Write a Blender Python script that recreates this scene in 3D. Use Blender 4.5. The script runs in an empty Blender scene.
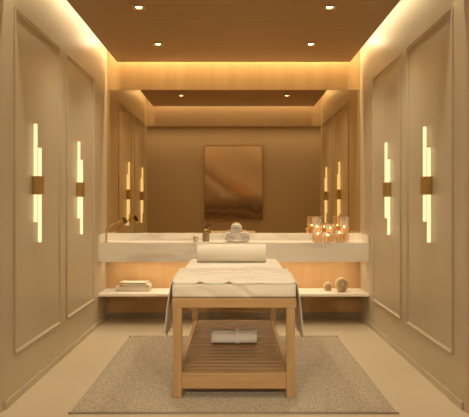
import bpy, bmesh, math, random
from mathutils import Vector, Matrix, noise
random.seed(4)
PI = math.pi
sc = bpy.context.scene
COL = sc.collection

# ------------------------------------------------------------------ materials
def new_mat(name):
    m = bpy.data.materials.new(name); m.use_nodes = True
    nt = m.node_tree; nt.nodes.clear()
    out = nt.nodes.new('ShaderNodeOutputMaterial')
    return m, nt, out

def N(nt, typ, **kw):
    n = nt.nodes.new(typ)
    for k, v in kw.items():
        if k in n.inputs: n.inputs[k].default_value = v
        else: setattr(n, k, v)
    return n

def pbr(name, c1, c2=None, rough=.5, scale=(4, 4, 4), detail=4, bump=0, bscale=None, metallic=0, spec=.5,
        lo=.3, hi=.7, coat=0, sheen=0, sss=0):
    m, nt, out = new_mat(name)
    b = N(nt, 'ShaderNodeBsdfPrincipled')
    b.inputs['Roughness'].default_value = rough
    b.inputs['Metallic'].default_value = metallic
    b.inputs['Specular IOR Level'].default_value = spec
    b.inputs['Coat Weight'].default_value = coat
    b.inputs['Sheen Weight'].default_value = sheen
    if sss:
        b.inputs['Subsurface Weight'].default_value = sss
        b.inputs['Subsurface Radius'].default_value = (.04, .02, .01)
        b.inputs['Subsurface Scale'].default_value = .6
    tc = N(nt, 'ShaderNodeTexCoord')
    mp = N(nt, 'ShaderNodeMapping'); mp.inputs['Scale'].default_value = scale
    nt.links.new(tc.outputs['Object'], mp.inputs['Vector'])
    nz = N(nt, 'ShaderNodeTexNoise'); nz.inputs['Scale'].default_value = 1; nz.inputs['Detail'].default_value = detail
    nt.links.new(mp.outputs['Vector'], nz.inputs['Vector'])
    cr = N(nt, 'ShaderNodeValToRGB')
    cr.color_ramp.elements[0].position = lo; cr.color_ramp.elements[1].position = hi
    cr.color_ramp.elements[0].color = (*c1, 1); cr.color_ramp.elements[1].color = (*(c2 or c1), 1)
    nt.links.new(nz.outputs['Fac'], cr.inputs['Fac'])
    nt.links.new(cr.outputs['Color'], b.inputs['Base Color'])
    if bump:
        bz = N(nt, 'ShaderNodeTexNoise'); bz.inputs['Scale'].default_value = bscale or 60; bz.inputs['Detail'].default_value = 3
        nt.links.new(tc.outputs['Object'], bz.inputs['Vector'])
        bp = N(nt, 'ShaderNodeBump'); bp.inputs['Strength'].default_value = bump; bp.inputs['Distance'].default_value = .01
        nt.links.new(bz.outputs['Fac'], bp.inputs['Height'])
        nt.links.new(bp.outputs['Normal'], b.inputs['Normal'])
    nt.links.new(b.outputs['BSDF'], out.inputs['Surface'])
    return m

def emit(name, col, strength):
    m, nt, out = new_mat(name)
    e = N(nt, 'ShaderNodeEmission'); e.inputs['Color'].default_value = (*col, 1); e.inputs['Strength'].default_value = strength
    nt.links.new(e.outputs['Emission'], out.inputs['Surface'])
    return m

WARM = (1.0, .83, .58)
M = {}
M['wall'] = pbr('beige_lacquer', (.495, .425, .305), (.525, .45, .325), rough=.38, scale=(1.2, 1.2, 1.2), bump=.02, bscale=300, spec=.4)
M['plaster'] = pbr('beige_plaster', (.52, .43, .31), (.55, .455, .33), rough=.7, scale=(1, 1, 1), bump=.04, bscale=200)
M['floor'] = pbr('honed_limestone', (.56, .47, .33), (.61, .515, .37), rough=.38, scale=(1.5, .6, 1), spec=.4)
M['slab'] = pbr('ceiling_paint', (.6, .5, .38), rough=.8)
M['veneer'] = pbr('brown_ceiling_veneer', (.30, .18, .085), (.37, .225, .11), rough=.38, scale=(1.2, 30, 1), detail=5, spec=.4)
M['band'] = pbr('honey_veneer_upright', (.58, .35, .14), (.68, .43, .18), rough=.45, scale=(9, 1, .5), detail=4)
M['niche'] = pbr('honey_veneer_panel', (.48, .29, .13), (.56, .35, .17), rough=.45, scale=(7, 1, .6), detail=4)
M['oak'] = pbr('oak_along_x', (.35, .21, .09), (.45, .28, .13), rough=.4, scale=(2, 30, 30), detail=4)
M['oak_y'] = pbr('oak_along_y', (.35, .21, .09), (.45, .28, .13), rough=.4, scale=(30, 2, 30), detail=4)
M['oak_z'] = pbr('oak_along_z', (.35, .21, .09), (.45, .28, .13), rough=.4, scale=(30, 30, 2), detail=4)
M['stone'] = pbr('pale_veined_stone', (.69, .635, .555), (.89, .85, .78), rough=.3, scale=(1.4, 2, 6), detail=8, lo=.34, hi=.48)
M['bench'] = pbr('ivory_lacquer', (.86, .80, .70), rough=.35)
M['base_grey'] = pbr('taupe_skirting', (.30, .26, .19), rough=.5)
M['rug'] = pbr('taupe_wool', (.27, .225, .155), (.49, .41, .295), rough=.95, scale=(75, 75, 75), detail=3, lo=.35, hi=.65, sheen=.2)
M['rug_edge'] = pbr('shadow_dark_edge', (.20, .17, .12), (.32, .27, .2), rough=.9, scale=(120, 120, 120))  # dark tone paints in the shadow line along the rug's fringe
M['sheet'] = pbr('ivory_cotton', (.68, .63, .54), (.71, .66, .57), rough=.85, bump=.15, bscale=500, sheen=.15)
M['throw'] = pbr('cream_throw', (.66, .60, .51), (.73, .67, .58), rough=.9, scale=(60, 60, 60), bump=.25, bscale=350, sheen=.2)
M['towel'] = pbr('white_terry', (.84, .80, .74), (.90, .87, .81), rough=.95, scale=(80, 80, 80), bump=.5, bscale=260, sheen=.3)
M['towel_band'] = pbr('white_woven_band', (.86, .83, .78), rough=.8)
M['brass'] = pbr('satin_brass', (.60, .43, .16), (.68, .49, .20), rough=.36, scale=(40, 40, 3), metallic=1)
M['bronze'] = pbr('dark_bronze', (.16, .10, .05), rough=.35, metallic=.9)
M['amber'] = pbr('amber_bottle', (.20, .14, .06), (.25, .175, .08), rough=.25, coat=.4)
M['paper'] = pbr('page_edges', (.74, .68, .57), (.60, .54, .44), rough=.9, scale=(2, 2, 300))
M['cover1'] = pbr('ivory_cover', (.70, .62, .49), (.74, .66, .53), rough=.6)
M['cover2'] = pbr('sand_cover', (.58, .50, .38), (.62, .54, .42), rough=.6)
M['turned'] = pbr('pale_turned_wood', (.56, .43, .26), (.70, .55, .34), rough=.6, scale=(25, 25, 110), detail=4, bump=.3, bscale=120)
M['turned_dark'] = pbr('carved_brown_wood', (.33, .23, .12), (.43, .31, .17), rough=.65, scale=(30, 30, 90), detail=4, bump=.4, bscale=120)
M['turned_light'] = pbr('pale_leaf_wood', (.60, .50, .34), rough=.55)
M['wick'] = pbr('wick_black', (.03, .02, .015), rough=.9)
M['tube'] = emit('glowing_tube', (1.0, .77, .38), 1.4)
M['lens'] = emit('glowing_lens', (1.0, .84, .55), 9)
M['flame'] = emit('flame', (1.0, .72, .34), 42)

# candle wax: diffuse + translucent
m, nt, out = new_mat('ivory_wax')
d = N(nt, 'ShaderNodeBsdfPrincipled'); d.inputs['Base Color'].default_value = (.93, .70, .38, 1); d.inputs['Roughness'].default_value = .5
tc = N(nt, 'ShaderNodeTexCoord'); nz = N(nt, 'ShaderNodeTexNoise'); nz.inputs['Scale'].default_value = 30
bp = N(nt, 'ShaderNodeBump'); bp.inputs['Strength'].default_value = .15; bp.inputs['Distance'].default_value = .004
nt.links.new(tc.outputs['Object'], nz.inputs['Vector']); nt.links.new(nz.outputs['Fac'], bp.inputs['Height']); nt.links.new(bp.outputs['Normal'], d.inputs['Normal'])
t = N(nt, 'ShaderNodeBsdfTranslucent'); t.inputs['Color'].default_value = (.99, .78, .42, 1)
mx = N(nt, 'ShaderNodeMixShader'); mx.inputs[0].default_value = .6
nt.links.new(d.outputs[0], mx.inputs[1]); nt.links.new(t.outputs[0], mx.inputs[2]); nt.links.new(mx.outputs[0], out.inputs[0])
M['wax'] = m
# thin, slightly frosted glass
m, nt, out = new_mat('frosted_glass')
tr = N(nt, 'ShaderNodeBsdfTransparent'); tr.inputs['Color'].default_value = (.98, .96, .93, 1)
gl = N(nt, 'ShaderNodeBsdfGlossy'); gl.inputs['Roughness'].default_value = .12
lw = N(nt, 'ShaderNodeLayerWeight'); lw.inputs['Blend'].default_value = .5
pw = N(nt, 'ShaderNodeMath', operation='POWER'); pw.inputs[1].default_value = 4; nt.links.new(lw.outputs['Facing'], pw.inputs[0])
fr = N(nt, 'ShaderNodeMath', operation='MULTIPLY_ADD'); fr.inputs[1].default_value = .45; fr.inputs[2].default_value = .035; nt.links.new(pw.outputs[0], fr.inputs[0])
df = N(nt, 'ShaderNodeBsdfTranslucent'); df.inputs['Color'].default_value = (.95, .88, .80, 1)
df2 = N(nt, 'ShaderNodeBsdfDiffuse'); df2.inputs['Color'].default_value = (.9, .84, .76, 1)
m0 = N(nt, 'ShaderNodeMixShader'); m0.inputs[0].default_value = .5
nt.links.new(df.outputs[0], m0.inputs[1]); nt.links.new(df2.outputs[0], m0.inputs[2])
m1 = N(nt, 'ShaderNodeMixShader'); m1.inputs[0].default_value = .20
m2 = N(nt, 'ShaderNodeMixShader')
nt.links.new(tr.outputs[0], m1.inputs[1]); nt.links.new(m0.outputs[0], m1.inputs[2])
nt.links.new(fr.outputs[0], m2.inputs[0]); nt.links.new(m1.outputs[0], m2.inputs[1]); nt.links.new(gl.outputs[0], m2.inputs[2])
nt.links.new(m2.outputs[0], out.inputs[0]); M['glass'] = m
# bronze-tinted mirror
m, nt, out = new_mat('bronze_mirror')
g = N(nt, 'ShaderNodeBsdfGlossy'); g.inputs['Color'].default_value = (.73, .535, .31, 1); g.inputs['Roughness'].default_value = .02
tc = N(nt, 'ShaderNodeTexCoord'); nz = N(nt, 'ShaderNodeTexNoise'); nz.inputs['Scale'].default_value = 3
rm = N(nt, 'ShaderNodeMapRange'); rm.inputs['To Min'].default_value = .015; rm.inputs['To Max'].default_value = .03
nt.links.new(tc.outputs['Object'], nz.inputs['Vector']); nt.links.new(nz.outputs['Fac'], rm.inputs['Value']); nt.links.new(rm.outputs[0], g.inputs['Roughness'])
nt.links.new(g.outputs[0], out.inputs[0]); M['mirror'] = m

# ------------------------------------------------------------------ helpers
def box(bm, x0, x1, y0, y1, z0, z1):
    v = [bm.verts.new(p) for p in ((x0, y0, z0), (x1, y0, z0), (x1, y1, z0), (x0, y1, z0), (x0, y0, z1), (x1, y0, z1), (x1, y1, z1), (x0, y1, z1))]
    for f in ((3, 2, 1, 0), (4, 5, 6, 7), (0, 1, 5, 4), (1, 2, 6, 5), (2, 3, 7, 6), (3, 0, 4, 7)):
        bm.faces.new([v[i] for i in f])
    return v

def lathe(bm, prof, seg=32, c=(0, 0, 0)):
    """prof: list of (r, z); closed at r==0 ends"""
    rings = []
    for r, z in prof:
        if r < 1e-6: rings.append([bm.verts.new((c[0], c[1], c[2] + z))])
        else: rings.append([bm.verts.new((c[0] + r*math.cos(2*PI*k/seg), c[1] + r*math.sin(2*PI*k/seg), c[2] + z)) for k in range(seg)])
    for a, b in zip(rings, rings[1:]):
        for k in range(seg):
            k2 = (k + 1) % seg
            q = [a[k % len(a)], a[k2 % len(a)], b[k2 % len(b)], b[k % len(b)]]
            q = [v for i, v in enumerate(q) if v not in q[:i]]
            if len(q) > 2: bm.faces.new(q)

def tube(bm, pts, r, seg=12, caps=True):
    pts = [Vector(p) for p in pts]; rings = []
    n = len(pts); ref = Vector((0, 1, .01)).normalized()
    for i, p in enumerate(pts):
        t = (pts[min(i + 1, n-1)] - pts[max(i-1, 0)]).normalized()
        a = t.cross(ref)
        if a.length < 1e-3: a = t.cross(Vector((1, 0, 0)))
        a.normalize(); b = t.cross(a).normalized()
        rr = r[i] if isinstance(r, (list, tuple)) else r
        rings.append([bm.verts.new(p + rr*(math.cos(2*PI*k/seg)*a + math.sin(2*PI*k/seg)*b)) for k in range(seg)])
    for A, B in zip(rings, rings[1:]):
        for k in range(seg): bm.faces.new((A[k], A[(k+1) % seg], B[(k+1) % seg], B[k]))
    if caps:
        bm.faces.new(rings[0][::-1]); bm.faces.new(rings[-1])

def obj(name, bm, mat, parent=None, smooth=False, bevel=0, bseg=2):
    bmesh.ops.recalc_face_normals(bm, faces=bm.faces)
    me = bpy.data.meshes.new(name); bm.to_mesh(me); bm.free()
    o = bpy.data.objects.new(name, me); COL.objects.link(o)
    if mat: me.materials.append(mat)
    if smooth:
        for p in me.polygons: p.use_smooth = True
    if bevel:
        md = o.modifiers.new('edge', 'BEVEL'); md.width = bevel; md.segments = bseg; md.limit_method = 'ANGLE'; md.angle_limit = .6
    if parent: o.parent = parent
    return o

def smooth_angle(o, ang=.7):
    me = o.data
    for p in me.polygons: p.use_smooth = True
    bm = bmesh.new(); bm.from_mesh(me)
    for e in bm.edges:
        if len(e.link_faces) == 2 and e.calc_face_angle(0) > ang: e.smooth = False
    bm.to_mesh(me); bm.free()
    return o

def tag(o, label, cat, group=None):
    o['label'] = label; o['category'] = cat
    if group: o['group'] = group
    return o

def thing(name, label, cat, loc=(0, 0, 0), rz=0, group=None):
    o = bpy.data.objects.new(name, None); COL.objects.link(o); o.empty_display_size = .1
    o.location = loc; o.rotation_euler = (0, 0, rz)
    return tag(o, label, cat, group)

def struct(name, bm, mat, bevel=0):
    o = obj(name, bm, mat, bevel=bevel); o['kind'] = 'structure'; return o

def boxes(*bs):
    bm = bmesh.new()
    for b in bs: box(bm, *b)
    return bm

def copy_tree(o, parent=None):
    c = o.copy(); COL.objects.link(c)
    if parent: c.parent = parent
    for ch in list(o.children): copy_tree(ch, c)
    return c

# ------------------------------------------------------------------ setting
W = 1.423; YF = -3.24; YD = -3.30; ZS = 3.12; YB = -7.9; WA = 2.7
struct('floor', boxes((-WA, WA, YB - .1, .1, -.1, 0)), M['floor'])
struct('ceiling_slab', boxes((-WA, WA, YB - .1, .1, ZS, ZS + .1)), M['slab'])
struct('wall_left', boxes((-W - .12, -W, YF, .1, 0, ZS)), M['wall'])
struct('wall_right', boxes((W, W + .12, YF, .1, 0, ZS)), M['wall'])
struct('wall_back', boxes((-W, W, .004, .1, 0, ZS)), M['plaster'])
struct('wall_divider', boxes((-WA, -W, YD, YF, 0, ZS), (W, WA, YD, YF, 0, ZS), (-W, W, YD, YF, 2.555, ZS)), M['plaster'])
struct('wall_front', boxes((-WA, WA, YB - .1, YB, 0, ZS)), M['plaster'])
struct('wall_anteroom_left', boxes((-WA - .1, -WA, YB - .1, YD + .3, 0, ZS)), M['plaster'])
struct('wall_anteroom_right', boxes((WA, WA + .1, YB - .1, YD + .3, 0, ZS)), M['plaster'])
# dropped veneer ceiling, open cove all round
struct('ceiling', boxes((-1.293, 1.293, -3.10, -.10, 2.856, 2.91)), M['veneer'])
struct('baseboard_left', boxes((-W, -W + .014, YF + .001, -.02, 0, .05)), M['wall'], bevel=.003)
struct('baseboard_right', boxes((W - .014, W, YF + .001, -.02, 0, .05)), M['wall'], bevel=.003)
struct('baseboard_back', boxes((-W + .014, W - .014, -.035, -.018, 0, .062)), M['base_grey'], bevel=.003)
# veneer band above the mirror and veneer panel below the counter
struct('trim_1', boxes((-W, W, -.014, .004, 2.563, ZS)), M['band'])
struct('trim_2', boxes((-W, W, -.018, .004, 0, .672)), M['niche'])

def moulding(name, side, y0, y1, z0=.30, z1=2.555):
    """rectangular picture-frame moulding with a small stepped profile on a side wall"""
    bm = bmesh.new(); x = side*W
    prof = [(0, 0), (.0, .010), (.004, .014), (.010, .014), (.016, .007), (.024, .003), (.024, 0)]   # inset, height
    rings = []
    for ins, h in prof:
        xx = x - side*h
        rings.append([bm.verts.new(p) for p in ((xx, y0 + ins, z0 + ins), (xx, y1 - ins, z0 + ins), (xx, y1 - ins, z1 - ins), (xx, y0 + ins, z1 - ins))])
    for a, b in zip(rings, rings[1:]):
        for k in range(4): bm.faces.new((a[k], a[(k+1) % 4], b[(k+1) % 4], b[k]))
    return struct(name, bm, M['wall'])
moulding('trim_3', -1, -3.06, -1.97)
moulding('trim_4', -1, -1.77, -.71)
moulding('trim_5', 1, -3.06, -1.97)
moulding('trim_6', 1, -1.77, -.71)

# ------------------------------------------------------------------ mirror
mi = obj('mirror', boxes((-W + .002, W - .002, -.006, .003, .875, 2.562)), M['mirror'])
tag(mi, 'wall-wide bronze tinted mirror between the stone counter and the wood band', 'mirror')

# ------------------------------------------------------------------ counter and bench
ct = thing('counter', 'long floating pale stone counter with low upstand under the mirror', 'counter', (0, -.245, .672))
o = obj('slab', boxes((-W + .001, W - .001, -.245, .237, 0, .20)), M['stone'], ct, bevel=.002)
obj('upstand', boxes((-W + .021, W - .021, .215, .237, .20, .283)), M['stone'], ct, bevel=.0015)
for s in (-1, 1):
    obj('upstand', boxes((min(s*(W-.001), s*(W-.021)), max(s*(W-.001), s*(W-.021)), -.245, .237, .20, .283)), M['stone'], ct, bevel=.0015)
bn = obj('bench', boxes((-W + .001, W - .001, -.235, .2372, 0, .027)), M['bench'], bevel=.002)
bn.location = (0, -.255, .310)
tag(bn, 'thin ivory floating bench shelf along the back wall, below the counter', 'shelf')

# ------------------------------------------------------------------ sconces
def make_sconce():
    r = thing('wall_sconce', '', 'sconce')
    # local +x out of the wall, +y toward viewer's right
    obj('back_block', boxes((0, .050, -.061, .061, -.066, .066)), M['brass'], r, bevel=.003)
    for y, z0, z1 in ((-.050, -.262, .436), (.050, -.410, .274)):
        bm = bmesh.new(); box(bm, .008, .032, y - .010, y + .010, z0, z1)
        t = obj('light_tube', bm, M['tube'], r, bevel=.006, bseg=3); t['label'] = 'glowing warm light tube'
        obj('end_cap', boxes((.0075, .0325, y - .011, y + .011, z1, z1 + .005)), M['brass'], t)
        obj('end_cap', boxes((.0075, .0325, y - .011, y + .011, z0 - .005, z0)), M['brass'], t)
    return r
# tubes pass behind the block face: block front at .062 hides them
sc0 = make_sconce()
spots = ((-W, -2.615, 0, 'brass two-tube sconce on left wall, inside the panel farther from the mirror'),
         (-W, -1.345, 0, 'brass two-tube sconce on left wall, inside the panel beside the mirror'),
         (W, -2.55, PI, 'brass two-tube sconce on right wall, inside the panel farther from the mirror'),
         (W, -1.36, PI, 'brass two-tube sconce on right wall, inside the panel beside the mirror'))
for i, (x, y, rz, lab) in enumerate(spots):
    s = sc0 if i == 0 else copy_tree(sc0)
    s.location = (x, y, 1.41); s.rotation_euler = (0, 0, rz); s['label'] = lab; s['group'] = 'two-tube wall sconces'

# ------------------------------------------------------------------ downlights
def make_downlight():
    r = thing('downlight', '', 'ceiling light')
    bm = bmesh.new()
    for a, b in (((-.052, .052, -.052, -.034), 0), ((-.052, .052, .034, .052), 0), ((-.052, -.034, -.034, .034), 0), ((.034, .052, -.034, .034), 0)):
        box(bm, a[0], a[1], a[2], a[3], -.006, -.0005)
    obj('trim_ring', bm, M['brass'], r)
    bm = bmesh.new(); lathe(bm, [(0, -.004), (.020, -.004), (.026, -.0015), (.026, -.0005), (0, -.0005)], 20)
    t = obj('lens', bm, M['lens'], r); t['label'] = 'bright round lens'
    return r
dl0 = make_downlight()
dls = ((-.760, -2.07, 'square recessed downlight in wood ceiling, left one of the pair farther from the mirror'),
       (.770, -2.07, 'square recessed downlight in wood ceiling, right one of the pair farther from the mirror'),
       (-.745, -.895, 'square recessed downlight in wood ceiling, left one of the pair nearer the mirror'),
       (.762, -.895, 'square recessed downlight in wood ceiling, right one of the pair nearer the mirror'))
for i, (x, y, lab) in enumerate(dls):
    s = dl0 if i == 0 else copy_tree(dl0)
    s.location = (x, y, 2.856); s['label'] = lab; s['group'] = 'recessed ceiling downlights'

# ------------------------------------------------------------------ rug
bm = bmesh.new(); nx, ny = 170, 190
x0, x1, y0, y1 = -1.0, 1.0, -3.305, -1.04
gr = []
for j in range(ny + 1):
    row = []
    for i in range(nx + 1):
        e = i in (0, nx) or j in (0, ny)
        x = x0 + (x1-x0)*i/nx; y = y0 + (y1-y0)*j/ny
        row.append(bm.verts.new((x, y, 0.001 if e else .007 + random.uniform(0, .005))))
    gr.append(row)
for j in range(ny):
    for i in range(nx): bm.faces.new((gr[j][i], gr[j][i+1], gr[j+1][i+1], gr[j+1][i]))
rg = obj('rug', bm, M['rug'], smooth=True)
tag(rg, 'large rectangular taupe wool rug on the floor beneath the massage table', 'rug')
obj('shadow_edge', boxes((x0 - .006, x1 + .006, y0 - .010, y0 + .004, .0005, .010)), M['rug_edge'], rg)  # near edge: dark strip standing in for the fringe shadow
obj('shadow_edge', boxes((x0 - .006, x1 + .006, y1 - .004, y1 + .008, .0005, .010)), M['rug_edge'], rg)  # far edge strip, same painted-in shadow tone

# ------------------------------------------------------------------ massage table
X0 = .003
TF, TR = -3.03, -1.09     # front and rear of the table
tb = thing('massage_table', 'slatted oak massage table frame standing on the taupe rug', 'massage table', (X0, (TF+TR)/2, .0125))
L = (TR - TF)/2
def tpart(name, mat, *bs, bevel=.003):
    return obj(name, boxes(*bs), mat, tb, bevel=bevel)
ZL = .588
for sx in (-1, 1):
    for sy in (-1, 1):
        xa, xb = sorted((sx*.398, sx*.341)); ya, yb = sorted((sy*L, sy*(L-.058)))
        tpart('leg', M['oak_z'], (xa, xb, ya, yb, 0, ZL))
for sy in (-1, 1):
    ya, yb = sorted((sy*L, sy*(L-.045)))
    tpart('apron', M['oak'], (-.405, .405, ya - (.004 if sy < 0 else 0), yb, ZL, .652))
    ya, yb = sorted((sy*(L-.008), sy*(L-.042)))
    tpart('lower_rail', M['oak'], (-.341, .341, ya, yb, .058, .160))
for sx in (-1, 1):
    xa, xb = sorted((sx*.405, sx*.368))
    tpart('apron', M['oak_y'], (xa, xb, -L + .045, L - .045, ZL, .652))
    xa, xb = sorted((sx*.378, sx*.346))
    tpart('lower_rail', M['oak_y'], (xa, xb, -L + .058, L - .058, .092, .164))
ns = 19; a = -L + .046; pitch = (2*L - .092)/ns
for k in range(ns):
    yy = a + k*pitch
    tpart('slat', M['oak'], (-.346, .346, yy + .013, yy + pitch - .013, .143, .156), bevel=.002)
tpart('table_deck', M['oak'], (-.366, .366, -L + .047, L - .047, .62, .650), bevel=0)

# ------------------------------------------------------------------ mattress, throw, bolster
def rbox_grid(nx, ny, nz, hx, hy, hz, p=10):
    """closed box shell with rounded edges, as a bmesh around the origin"""
    bm = bmesh.new(); cache = {}
    def V(i, j, k):
        key = (i, j, k)
        if key not in cache:
            cache[key] = bm.verts.new((-hx + 2*hx*i/nx, -hy + 2*hy*j/ny, -hz + 2*hz*k/nz))
        return cache[key]
    for i in range(nx):
        for j in range(ny):
            for k in (0, nz): bm.faces.new((V(i, j, k), V(i+1, j, k), V(i+1, j+1, k), V(i, j+1, k)))
    for i in range(nx):
        for k in range(nz):
            for j in (0, ny): bm.faces.new((V(i, j, k), V(i+1, j, k), V(i+1, j, k+1), V(i, j, k+1)))
    for j in range(ny):
        for k in range(nz):
            for i in (0, nx): bm.faces.new((V(i, j, k), V(i, j+1, k), V(i, j+1, k+1), V(i, j, k+1)))
    return bm
hx, hy, hz = .407, L, .0465
zc = .6655 + hz
bm = rbox_grid(80, 90, 8, hx, hy, hz)
r = .018
for v in bm.verts:
    c = v.co
    q = Vector((max(-hx + r, min(hx - r, c.x)), max(-hy + r, min(hy - r, c.y)), max(-hz + r, min(hz - r, c.z))))
    dlt = c - q
    if dlt.length > 1e-6: v.co = q + dlt.normalized()*r
    c = v.co
    if c.y < -hy + .01:      # slanting gathers on the foot end
        w = max(0, 1 - (abs(c.z)/hz)**4)
        u = c.x*9 + c.z*16 + 1.7*noise.noise((c.x*3, 0, c.z*6))
        v.co.y += w*(.022*max(0, math.sin(u*1.7))**3*(.5 + .5*math.sin(c.x*6 + 1)) - .004 + .012*noise.noise((c.x*8, 3, c.z*14)))
    if c.z > hz - .004:
        v.co.z -= .0012 + .0012*noise.noise((c.x*5, c.y*5, 1))
mt = obj('mattress', bm, M['sheet'], smooth=True)
mt.location = (X0, (TF+TR)/2, zc)
tag(mt, 'padded mattress in ivory fitted sheet on top of the massage table', 'mattress')

ZT = zc + hz
TY0, TY1 = -3.012, -2.36
bm = bmesh.new(); ncol = 110; nrow = 60; half = hx + .004; drop = .33; rr = .02
def throw_pt(s, v):
    """s: arc position across (negative = left), v: 0 foot edge .. 1"""
    sgn = -1 if s < 0 else 1; a_ = abs(s)
    flat = half - rr; arc = rr*PI/2
    y = TY0 + (TY1 - TY0)*v
    ph = v*5.6 + .55*noise.noise((s*2.0, v*2, 0)) + .22*math.sin(s*5 + 1) + s*.35
    rip = (.5 + .5*math.sin(2*PI*ph))**2.8
    up = .002 + .046*rip*max(.1, .65 + .9*noise.noise((s*3.1, v*4, 4)))*min(1, max(0, v - .015)*9) + .006*noise.noise((s*7, v*9, 2))*min(1, v*8)
    fy = fz = 0
    if v < .05:
        t_ = (1 - v/.05)*PI/2; fy = .016*math.sin(t_); fz = -.006*(1 - math.cos(t_))
    gap = max(math.exp(-((s + .22)/.022)**2), math.exp(-((s + .035)/.02)**2), .4*math.exp(-((s - .17)/.02)**2))
    if v < .12: up += .008*gap*(1 - v/.12); fz *= 1 - gap
    if a_ <= flat:
        return Vector((s, y - fy, ZT + max(.0015, up) + fz))
    t = a_ - flat
    if t < arc:
        th = t/rr
        return Vector((sgn*(flat + (rr + .003)*math.sin(th)), y, ZT - rr + (rr + .003)*math.cos(th) + up*math.cos(th)))
    h = t - arc; f = h/drop
    fold = .010*math.sin(v*17 + 2)*min(1, f*2.5)
    yy = y + (.30 - v)*.30*f*0.66
    hem = .02*math.sin(v*9 + sgn) + (.05 if sgn > 0 else .03)*(1 - v)*0.4
    return Vector((sgn*(half + .003 + .038*f + abs(fold)), yy, ZT - rr - h*(1 + hem*1.5)))
smax = half - rr + rr*PI/2 + drop
rows = []
for j in range(nrow + 1):
    row = []
    for i in range(ncol + 1):
        row.append(bm.verts.new(throw_pt(-smax + 2*smax*i/ncol, j/nrow)))
    rows.append(row)
for j in range(nrow):
    for i in range(ncol): bm.faces.new((rows[j][i], rows[j][i+1], rows[j+1][i+1], rows[j+1][i]))
th = obj('throw_blanket', bm, M['throw'], smooth=True)
th.location = (X0, 0, 0)
md = th.modifiers.new('thickness', 'SOLIDIFY'); md.thickness = .005; md.offset = 1
tag(th, 'cream throw blanket rumpled across the foot of the mattress, hanging down both sides', 'blanket')
for s in (-smax, smax):
    bm = bmesh.new()
    for k in range(26):
        p = throw_pt(s, .01 + .98*k/25)
        tube(bm, [p, p + Vector((random.uniform(-.004, .004), random.uniform(-.004, .004), -.012)), p + Vector((random.uniform(-.004, .006)*1, random.uniform(-.006, .006), -random.uniform(.022, .034)))], [.003, .004, .0015], 6)
    obj('fringe', bm, M['throw'], th)

# bolster (axis along x)
def bolster_bm(rad, ln):
    bm = bmesh.new(); e = .018
    prof = [(0, -ln/2 + .002)] + [(rad*.6, -ln/2 + .001), (rad - e, -ln/2)]
    prof += [(rad - e + e*math.sin(t*PI/8), -ln/2 + e - e*math.cos(t*PI/8)) for t in range(1, 5)]
    n = 24
    for k in range(1, n): prof.append((rad + .0015*noise.noise((k*.7, 0, 0)), -ln/2 + e + (ln - 2*e)*k/n))
    prof += [(rad - e + e*math.cos(t*PI/8), ln/2 - e + e*math.sin(t*PI/8)) for t in range(0, 5)]
    prof += [(rad*.6, ln/2 - .001), (0, ln/2 - .002)]
    lathe(bm, prof, 48); bm.transform(Matrix.Rotation(PI/2, 4, 'Y')); return bm
RB = .081
bo = obj('bolster', bolster_bm(RB, .622), M['sheet'], smooth=True)
bo.location = (-.018, -1.47, ZT + RB - .0005)
tag(bo, 'ivory cylindrical bolster cushion lying across the head of the mattress', 'bolster')
for s in (-1, 1):
    bm = bmesh.new()
    ring = [Vector((s*(.622/2 - .008), (RB - .003)*math.cos(2*PI*k/40), (RB - .003)*math.sin(2*PI*k/40))) for k in range(41)]
    tube(bm, ring, .0035, 6, caps=False)
    obj('piping', bm, M['throw'], bo, smooth=True)

# ------------------------------------------------------------------ rolled towels
def roll_bm(rx, rz, ln, turns=3.0, power=2.0, rin=.12, seg=34):
    """spiral ribbon with thickness, extruded along y"""
    bm = bmesh.new(); n = int(turns*seg); pitch = (1 - rin)/turns
    ny = 10; rings = []
    for i in range(n + 1):
        ph = 2*PI*i/seg; rad = rin + (1 - rin)*i/n
        c, s = math.cos(ph - PI*.65), math.sin(ph - PI*.65)
        k = (abs(c)**power + abs(s)**power)**(-1/power)
        prow = []
        for rr_ in (rad, rad - pitch*.72):
            rr_ = max(.02, rr_)
            col = []
            for j in range(ny + 1):
                y = -ln/2 + ln*j/ny
                wob = 1 + .02*noise.noise((c*2, s*2, y*14))
                ye = y + (.006*noise.noise((ph*.4, 1, 0)) if j in (0, ny) else 0)
                col.append(bm.verts.new((rx*rr_*k*c*wob, ye, rz*rr_*k*s*wob)))
            prow.append(col)
        rings.append(prow)
    for a, b in zip(rings, rings[1:]):
        for j in range(ny):
            bm.faces.new((a[0][j], b[0][j], b[0][j+1], a[0][j+1]))
            bm.faces.new((a[1][j], a[1][j+1], b[1][j+1], b[1][j]))
        bm.faces.new((a[0][0], a[1][0], b[1][0], b[0][0]))
        bm.faces.new((a[0][ny], b[0][ny], b[1][ny], a[1][ny]))
    for e in (rings[0], rings[-1]):
        for j in range(ny): bm.faces.new((e[0][j], e[0][j+1], e[1][j+1], e[1][j]))
    return bm
t0 = obj('rolled_towel', roll_bm(.0685, .056, .25), M['towel'], smooth=True)
tw = ((-.036, .9285, .0, 'white rolled towel on the counter, lower left of the stack of three'),
      (.113, .9285, .5, 'white rolled towel on the counter, lower right of the stack of three'),
      (.036, 1.016, -.6, 'white rolled towel resting on top of the other two'))
for i, (x, z, rr_, lab) in enumerate(tw):
    o = t0 if i == 0 else t0.copy()
    if i: COL.objects.link(o)
    o.location = (x, -.275, z + .0005); o.rotation_euler = (0, 0, 0)
    tag(o, lab, 'towel', 'rolled towels on the counter')
    if i == 1: o.scale = (-1, 1, 1)

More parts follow.
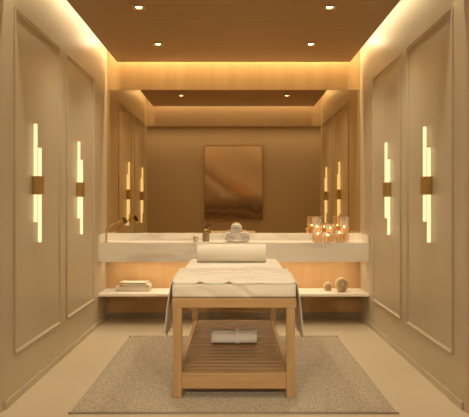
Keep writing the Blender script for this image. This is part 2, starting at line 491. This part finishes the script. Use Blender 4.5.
st = obj('folded_towel', roll_bm(.105, .053, .36, turns=2.2, power=2.8, rin=.12), M['towel'], smooth=True)
st.rotation_euler = (0, 0, PI/2); st.location = (.004, -2.09, .1695 + .0545)
tag(st, 'white folded bath towel lying on the slatted shelf under the massage table', 'towel')
bm = bmesh.new(); ra = []
for k in range(41):
    ph = 2*PI*k/40; c, s = math.cos(ph), math.sin(ph); kk = (abs(c)**2.8 + abs(s)**2.8)**(-1/2.8)
    ra.append([bm.verts.new((.1066*kk*c, yy, .0540*kk*s)) for yy in (-.040, -.034, -.018, -.012)])
for a, b in zip(ra, ra[1:]):
    for j in range(3): bm.faces.new((a[j], b[j], b[j+1], a[j+1]))
obj('woven_band', bm, M['towel_band'], st, smooth=True)

# ------------------------------------------------------------------ soap dispenser, jar, tap
ZC = .8725
sd = thing('soap_dispenser', 'amber pump bottle on the counter, left of the rolled towels', 'soap dispenser', (-.302, -.22, ZC))
bm = bmesh.new(); lathe(bm, [(0, 0), (.034, 0), (.037, .004), (.037, .088), (.033, .098), (.016, .106), (.014, .112), (0, .112)], 32)
smooth_angle(obj('bottle', bm, M['amber'], sd))
bm = bmesh.new(); lathe(bm, [(0, .110), (.021, .110), (.022, .113), (.022, .128), (.018, .133), (0, .133)], 24)
smooth_angle(obj('collar', bm, M['brass'], sd))
bm = bmesh.new(); tube(bm, [(0, 0, .13), (0, 0, .165)], .006, 12)
lathe(bm, [(0, .164), (.014, .164), (.016, .168), (.016, .186), (.011, .196), (0, .198)], 20)
tube(bm, [(0, 0, .180), (.02, -.006, .181), (.036, -.012, .176), (.044, -.014, .160)], [.008, .008, .007, .006], 10)
pm = obj('pump', bm, M['bronze'], sd, smooth=True)
jr = thing('cosmetic_jar', 'small brass lidded jar on the counter, left of the amber pump bottle', 'jar', (-.408, -.30, ZC))
bm = bmesh.new(); lathe(bm, [(0, 0), (.024, 0), (.027, .004), (.027, .036), (.024, .040), (0, .040)], 28)
smooth_angle(obj('pot', bm, M['cover2'], jr))
bm = bmesh.new(); lathe(bm, [(0, .0405), (.029, .0405), (.029, .054), (.026, .058), (0, .059)], 28)
smooth_angle(obj('lid', bm, M['brass'], jr))

tp = thing('tap', 'slim brass tap with bent neck at the left end of the stone counter', 'tap', (-1.352, -.40, ZC))
bm = bmesh.new()
pts = [(0, 0, .004), (0, 0, .06), (0, 0, .115), (.003, 0, .138), (.014, 0, .160), (.036, 0, .180), (.075, 0, .202), (.12, .0, .222), (.15, 0, .230), (.185, 0, .236)]
tube(bm, pts, [.012, .011, .010, .010, .010, .010, .0095, .009, .009, .009], 14)
lathe(bm, [(0, 0), (.022, 0), (.022, .006), (.012, .012), (0, .012)], 24)
smooth_angle(obj('neck', bm, M['brass'], tp))
bm = bmesh.new()
c = Vector((.125, 0, .225))
for a_ in (PI*.56, -PI*.40, PI*.15, PI*1.15):
    e = c + Vector((math.cos(a_)*.050, -.010, math.sin(a_)*.050))
    tube(bm, [c + Vector((0, -.010, 0)), e], [.007, .0055], 8)
tube(bm, [c + Vector((0, -.018, 0)), c + Vector((0, .012, 0))], .017, 14)
obj('cross_handle', bm, M['brass'], tp, smooth=True)
bm = bmesh.new()
tube(bm, [(.178, 0, .268), (.184, 0, .262), (.205, 0, .218), (.208, 0, .205)], [.008, .019, .020, .017], 16)
hd = obj('spout_head', bm, M['bronze'], tp, smooth=True); hd['label'] = 'dark bronze spout head'
bm = bmesh.new(); tube(bm, [(.2075, 0, .206), (.213, 0, .192)], [.014, .012], 14)
obj('nozzle', bm, M['bench'], hd)

# ------------------------------------------------------------------ candles in glass cylinders
def glass_bm(rad, h, t=.0025):
    bm = bmesh.new()
    lathe(bm, [(0, 0), (rad, 0), (rad, h), (rad - t, h), (rad - t, .006), (0, .006)], 32); return bm
def candle(x, y, gr_, gh, cr_, ch, gl, cl):
    g = smooth_angle(obj('candle_glass', glass_bm(gr_, gh), M['glass']))
    g.location = (x, y, ZC); tag(g, gl, 'candle holder', 'glass candle cylinders on the counter')
    t = thing('pillar_candle', cl, 'candle', (x, y, ZC + .0065), 0, 'lit candles in glass cylinders')
    bm = bmesh.new(); lathe(bm, [(0, 0), (cr_, 0), (cr_, ch - .003), (cr_ - .004, ch), (cr_*.62, ch - .010), (cr_*.25, ch - .020), (0, ch - .022)], 28)
    smooth_angle(obj('wax', bm, M['wax'], t))
    bm = bmesh.new(); tube(bm, [(0, 0, ch - .022), (.001, 0, ch - .006)], .0012, 6); obj('wick', bm, M['wick'], t)
    bm = bmesh.new(); lathe(bm, [(0, ch - .015), (.0036, ch - .010), (.0046, ch - .003), (.0038, ch + .005), (.0016, ch + .014), (0, ch + .018)], 14)
    f = obj('flame', bm, M['flame'], t, smooth=True); f['label'] = 'bright orange flame'
FY, BY = -.405, -.235
px = lambda u, y: (u - 233.6)*(7.2 + y)/640
candle(px(317, BY), BY, .053, .270, .034, .150, 'tall glass cylinder at the left end of the candle group, back row', 'taller candle burning in the tall glass at the left end of the group')
candle(px(330, BY), BY, .050, .190, .034, .135, 'medium glass cylinder in the middle of the back row of candles', 'candle burning in the medium glass, middle of the back row')
candle(px(344.3, BY), BY, .050, .270, .034, .150, 'tall glass cylinder at the right end of the candle group, back row', 'taller candle burning in the tall glass at the right end of the group')
candle(px(318, FY), FY, .042, .125, .034, .085, 'short glass cylinder in front of the left tall glass', 'short candle burning in front of the left tall glass')
candle(px(327.5, FY), FY, .042, .110, .033, .068, 'short glass cylinder in the middle of the front row of candles', 'shortest candle burning in the middle of the front row')
candle(px(339.5, FY), FY, .047, .130, .039, .092, 'short glass cylinder in front of the right tall glass', 'short wide candle burning in front of the right tall glass')

# ------------------------------------------------------------------ bench objects
ZB = .3375
def book(x, y, z, w, dp, h, rz, cov, label):
    t = thing('book', label, 'book', (x, y, z), rz, 'books stacked on the bench shelf')
    c = .004
    bm = boxes((-w/2, w/2, -dp/2, dp/2, 0, c), (-w/2, w/2, -dp/2, dp/2, h - c, h), (-w/2, w/2, dp/2 - c, dp/2, c, h - c))
    obj('cover', bm, cov, t, bevel=.001)
    obj('pages', boxes((-w/2 + .006, w/2 - .006, -dp/2 + .006, dp/2 - c, c, h - c)), M['paper'], t)
book(-1.093, -.175, ZB, .37, .25, .046, 0, M['cover2'], 'thick sand coloured book at the bottom of the stack on the bench')
book(-1.083, -.165, ZB + .0465, .335, .215, .024, .03, M['cover1'], 'thin ivory book in the middle of the stack on the bench')
book(-1.09, -.165, ZB + .071, .30, .19, .020, -.05, M['cover1'], 'thin ivory book on top of the stack on the bench')

def ball(name, x, y, rad, label, carved):
    bm = bmesh.new(); bmesh.ops.create_uvsphere(bm, u_segments=64, v_segments=40, radius=rad)
    bm.transform(Matrix.Rotation(PI/2, 4, 'X'))
    for v in bm.verts:
        n = v.co.normalized(); ang = math.acos(max(-1, min(1, -n.y)))
        if ang < 1.0:
            f = 1 - .10*min(1, (1.0 - ang)/.14) if carved else 1 - .05*min(1, (1.0 - ang)/.2)
            v.co *= f
        elif ang > 1.1: v.co *= 1 + .006*math.sin(ang*34)
        if v.co.z < -rad*.965: v.co.z = -rad*.965
    o = smooth_angle(obj(name, bm, M['turned']), .9)
    o.location = (x, y, ZB + rad*.965)
    tag(o, label, 'decorative ball', 'decorative balls on the bench shelf')
    bm = bmesh.new(); R2 = rad*(.903 if carved else .953)     # carved inner face
    ringsn = 8; segs = 40; amax = .86
    pts = [[bm.verts.new((R2*math.sin(amax*i/ringsn)*math.cos(2*PI*k/segs), -R2*math.cos(amax*i/ringsn)*(1 + .004*math.cos(9*2*PI*k/segs)), R2*math.sin(amax*i/ringsn)*math.sin(2*PI*k/segs))) for k in range(segs)] for i in range(1, ringsn + 1)]
    cv = bm.verts.new((0, -R2, 0))
    for k in range(segs): bm.faces.new((cv, pts[0][k], pts[0][(k+1) % segs]))
    for A, B in zip(pts, pts[1:]):
        for k in range(segs): bm.faces.new((A[k], B[k], B[(k+1) % segs], A[(k+1) % segs]))
    f = obj('carved_face', bm, M['turned_dark'], o, smooth=True); f['label'] = 'darker carved face'
    if carved:
        bm = bmesh.new(); n = 14; A = []; B = []; Cc = []
        for k in range(n + 1):
            t = k/n; zz = rad*(-.06 + .62*t); ww = rad*.13*math.sin(PI*t)**.8
            yb = -math.sqrt(max(0, R2*R2 - zz*zz))
            A.append(bm.verts.new((-ww - rad*.0 + .003, yb - .001, zz))); B.append(bm.verts.new((ww + .003, yb - .001, zz))); Cc.append(bm.verts.new((.003, yb - .001 - rad*.07*math.sin(PI*t), zz)))
        for k in range(n):
            bm.faces.new((A[k], Cc[k], Cc[k+1], A[k+1])); bm.faces.new((Cc[k], B[k], B[k+1], Cc[k+1]))
        lf = obj('leaf_relief', bm, M['turned_light'], o, smooth=True); lf['label'] = 'pale leaf shaped relief'
ball('wooden_ball', 1.024, -.235, .050, 'smaller brown wooden ball on the bench, nearer the massage table', False)
ball('wooden_ball', 1.167, -.285, .076, 'larger carved wooden ball with pale leaf on the bench, nearer the right wall', True)

# ------------------------------------------------------------------ painting on the wall behind (seen in the mirror)
m, nt, out = new_mat('abstract_painting')
b = N(nt, 'ShaderNodeBsdfPrincipled'); b.inputs['Roughness'].default_value = .7
tc = N(nt, 'ShaderNodeTexCoord'); sp = N(nt, 'ShaderNodeSeparateXYZ')
nz = N(nt, 'ShaderNodeTexNoise'); nz.inputs['Scale'].default_value = 2.2; nz.inputs['Detail'].default_value = 3
nt.links.new(tc.outputs['Generated'], nz.inputs['Vector'])
vm = N(nt, 'ShaderNodeVectorMath', operation='SCALE'); vm.inputs['Scale'].default_value = .26
sb = N(nt, 'ShaderNodeVectorMath', operation='SUBTRACT'); sb.inputs[1].default_value = (.5, .5, .5)
nt.links.new(nz.outputs['Color'], sb.inputs[0]); nt.links.new(sb.outputs[0], vm.inputs[0])
ad = N(nt, 'ShaderNodeVectorMath', operation='ADD'); nt.links.new(tc.outputs['Generated'], ad.inputs[0]); nt.links.new(vm.outputs[0], ad.inputs[1])
nt.links.new(ad.outputs[0], sp.inputs[0])
def MA(op, a_, b_):
    n = N(nt, 'ShaderNodeMath', operation=op)
    for i, s in enumerate((a_, b_)):
        if isinstance(s, (int, float)): n.inputs[i].default_value = s
        else: nt.links.new(s, n.inputs[i])
    return n.outputs[0]
U, V = sp.outputs['X'], sp.outputs['Z']
def RAMP(fac, cols):
    r = N(nt, 'ShaderNodeValToRGB'); cr = r.color_ramp
    cr.elements[0].position, cr.elements[0].color = cols[0][0], (*cols[0][1], 1)
    cr.elements[1].position, cr.elements[1].color = cols[-1][0], (*cols[-1][1], 1)
    for p_, c_ in cols[1:-1]:
        cr.elements.new(p_).color = (*c_, 1)
    nt.links.new(fac, r.inputs['Fac']); return r.outputs[0]
def MIX(f, a_, b_):
    n = N(nt, 'ShaderNodeMixRGB'); nt.links.new(f, n.inputs[0])
    for k, v in ((1, a_), (2, b_)):
        if isinstance(v, tuple): n.inputs[k].default_value = (*v, 1)
        else: nt.links.new(v, n.inputs[k])
    return n.outputs[0]
def GAUSS(*terms):                 # exp(-sum of squares)
    acc = None
    for t, w_ in terms:
        q = MA('MULTIPLY', t, 1/w_); q = MA('MULTIPLY', q, q)
        acc = q if acc is None else MA('ADD', acc, q)
    return MA('POWER', 2.718, MA('MULTIPLY', acc, -1))
dg = MA('ADD', V, MA('MULTIPLY', U, .55))            # constant along the falling diagonal
upper = RAMP(MA('MULTIPLY', dg, .7), [(.0, (.48, .36, .25)), (.30, (.42, .31, .21)), (.38, (.66, .52, .38)), (.45, (.40, .29, .19)), (.53, (.62, .45, .30)), (.62, (.70, .55, .40)), (.85, (.60, .47, .33)), (1.0, (.68, .54, .40))])
blob = GAUSS((MA('SUBTRACT', MA('ADD', V, MA('MULTIPLY', U, .55)), .70), .06), (MA('SUBTRACT', U, .62), .16))
upper = MIX(MA('MULTIPLY', blob, .8), upper, (.80, .38, .19))
blob2 = GAUSS((MA('SUBTRACT', MA('ADD', V, MA('MULTIPLY', U, .8)), 1.05), .09), (MA('SUBTRACT', U, .28), .22))
upper = MIX(MA('MULTIPLY', blob2, .4), upper, (.72, .44, .27))
lower = RAMP(V, [(.0, (.24, .16, .085)), (.06, (.15, .095, .045)), (.10, (.27, .18, .10)), (.14, (.15, .095, .045)), (.20, (.27, .18, .10)), (.28, (.22, .15, .08))])
mr = N(nt, 'ShaderNodeMapRange'); mr.inputs['From Min'].default_value = .20; mr.inputs['From Max'].default_value = .34
nt.links.new(V, mr.inputs['Value'])
mix = N(nt, 'ShaderNodeMixRGB'); nt.links.new(mr.outputs[0], mix.inputs[0]); nt.links.new(lower, mix.inputs[1]); nt.links.new(upper, mix.inputs[2])
nt.links.new(mix.outputs[0], b.inputs['Base Color']); nt.links.new(b.outputs[0], out.inputs[0])
pt = thing('painting', 'large abstract painting in tan, salmon and brown, seen reflected in the mirror', 'painting', (0, YB, 1.80))
SCL = 15.1/640
obj('canvas', boxes(((204.8-233.6)*SCL, (262.3-233.6)*SCL, .002, .035, -.865, .865)), m, pt)
fx0, fx1 = (204.8-233.6)*SCL, (262.3-233.6)*SCL
obj('frame', boxes((fx0 - .015, fx0, .001, .045, -.88, .88), (fx1, fx1 + .015, .001, .045, -.88, .88), (fx0, fx1, .001, .045, -.88, -.865), (fx0, fx1, .001, .045, .865, .88)), M['oak_z'], pt)

# ------------------------------------------------------------------ lights
def area(name, loc, rot, sx, sy, power, col=WARM, spread=PI):
    l = bpy.data.lights.new(name, 'AREA'); l.shape = 'RECTANGLE'; l.size = sx; l.size_y = sy; l.energy = power; l.color = col; l.spread = spread
    o = bpy.data.objects.new(name, l); COL.objects.link(o); o.location = loc; o.rotation_euler = rot
    return o
def spot(name, loc, power, ang=110, blend=.8, rad=.03, col=WARM, rot=(0, 0, 0)):
    l = bpy.data.lights.new(name, 'SPOT'); l.energy = power; l.spot_size = math.radians(ang); l.spot_blend = blend; l.shadow_soft_size = rad; l.color = col
    o = bpy.data.objects.new(name, l); COL.objects.link(o); o.location = loc; o.rotation_euler = rot
    return o
ZLED = 3.085
for sg in (-1, 1):
    area('cove_led', (sg*1.30, -1.60, ZLED), (0, 0, 0), .03, 2.9, 9.5, (1.0, .79, .47))
area('cove_led', (0, -.075, ZLED), (0, 0, 0), 2.6, .03, 32, (1.0, .80, .48))
area('cove_led', (0, -3.15, ZLED), (0, 0, 0), 2.6, .03, 14)
area('counter_led', (0, -.20, .668), (0, 0, 0), 2.7, .02, 6.2)
for x, y, _ in dls:
    spot('downlight_lamp', (x, y, 2.845), 66, 125, .9, .03)
for x in (-1.1, 1.1):
    for y in (-4.4, -6.3):
        spot('anteroom_fill', (x, y, 3.1), 45, 150, .9, .08)  # added unseen fill, brightens the painting wall reflected in the mirror
area('anteroom_wash_fill', (0, YB + .45, 3.1), (0, 0, 0), 5.0, .05, 22)  # added unseen wash, grades the reflected wall brighter towards its top
for sg in (-1, 1):
    area('anteroom_low_fill', (sg*2.6, -6.2, 1.0), (PI/2, 0, sg*.72), .5, .25, 12)  # added unseen fill from low down, brightens table front and shelf
    p = Vector((sg*1.0, -7.4, 2.05)); q = (Vector((0, -2.2, .15)) - p).to_track_quat('-Z', 'Y').to_euler()
    spot('anteroom_shelf_fill', p, 200, 24, .7, .06, rot=q)  # added unseen spot, throws light under the table onto the slats

# ------------------------------------------------------------------ world, camera, view
w = bpy.data.worlds.new('World'); sc.world = w; w.use_nodes = True
w.node_tree.nodes['Background'].inputs[0].default_value = (.9, .65, .4, 1)
w.node_tree.nodes['Background'].inputs[1].default_value = .02
cam = bpy.data.cameras.new('camera'); co = bpy.data.objects.new('camera', cam); COL.objects.link(co)
co.location = (0, -7.2, 1.27); co.rotation_euler = (PI/2, 0, 0)
cam.sensor_width = 36; cam.lens = 36*640/469; cam.shift_x = .9/469; cam.shift_y = -3.5/469
cam.clip_start = .05
sc.camera = co
vs = sc.view_settings
vs.view_transform = 'Standard'; vs.look = 'None'; vs.gamma = 1; vs.use_curve_mapping = False; vs.exposure = 0
try:
    sc.cycles.max_bounces = 10; sc.cycles.diffuse_bounces = 6; sc.cycles.glossy_bounces = 5; sc.cycles.transparent_max_bounces = 12
    sc.cycles.sample_clamp_indirect = 6
    sc.cycles.use_denoising = True
except Exception: pass
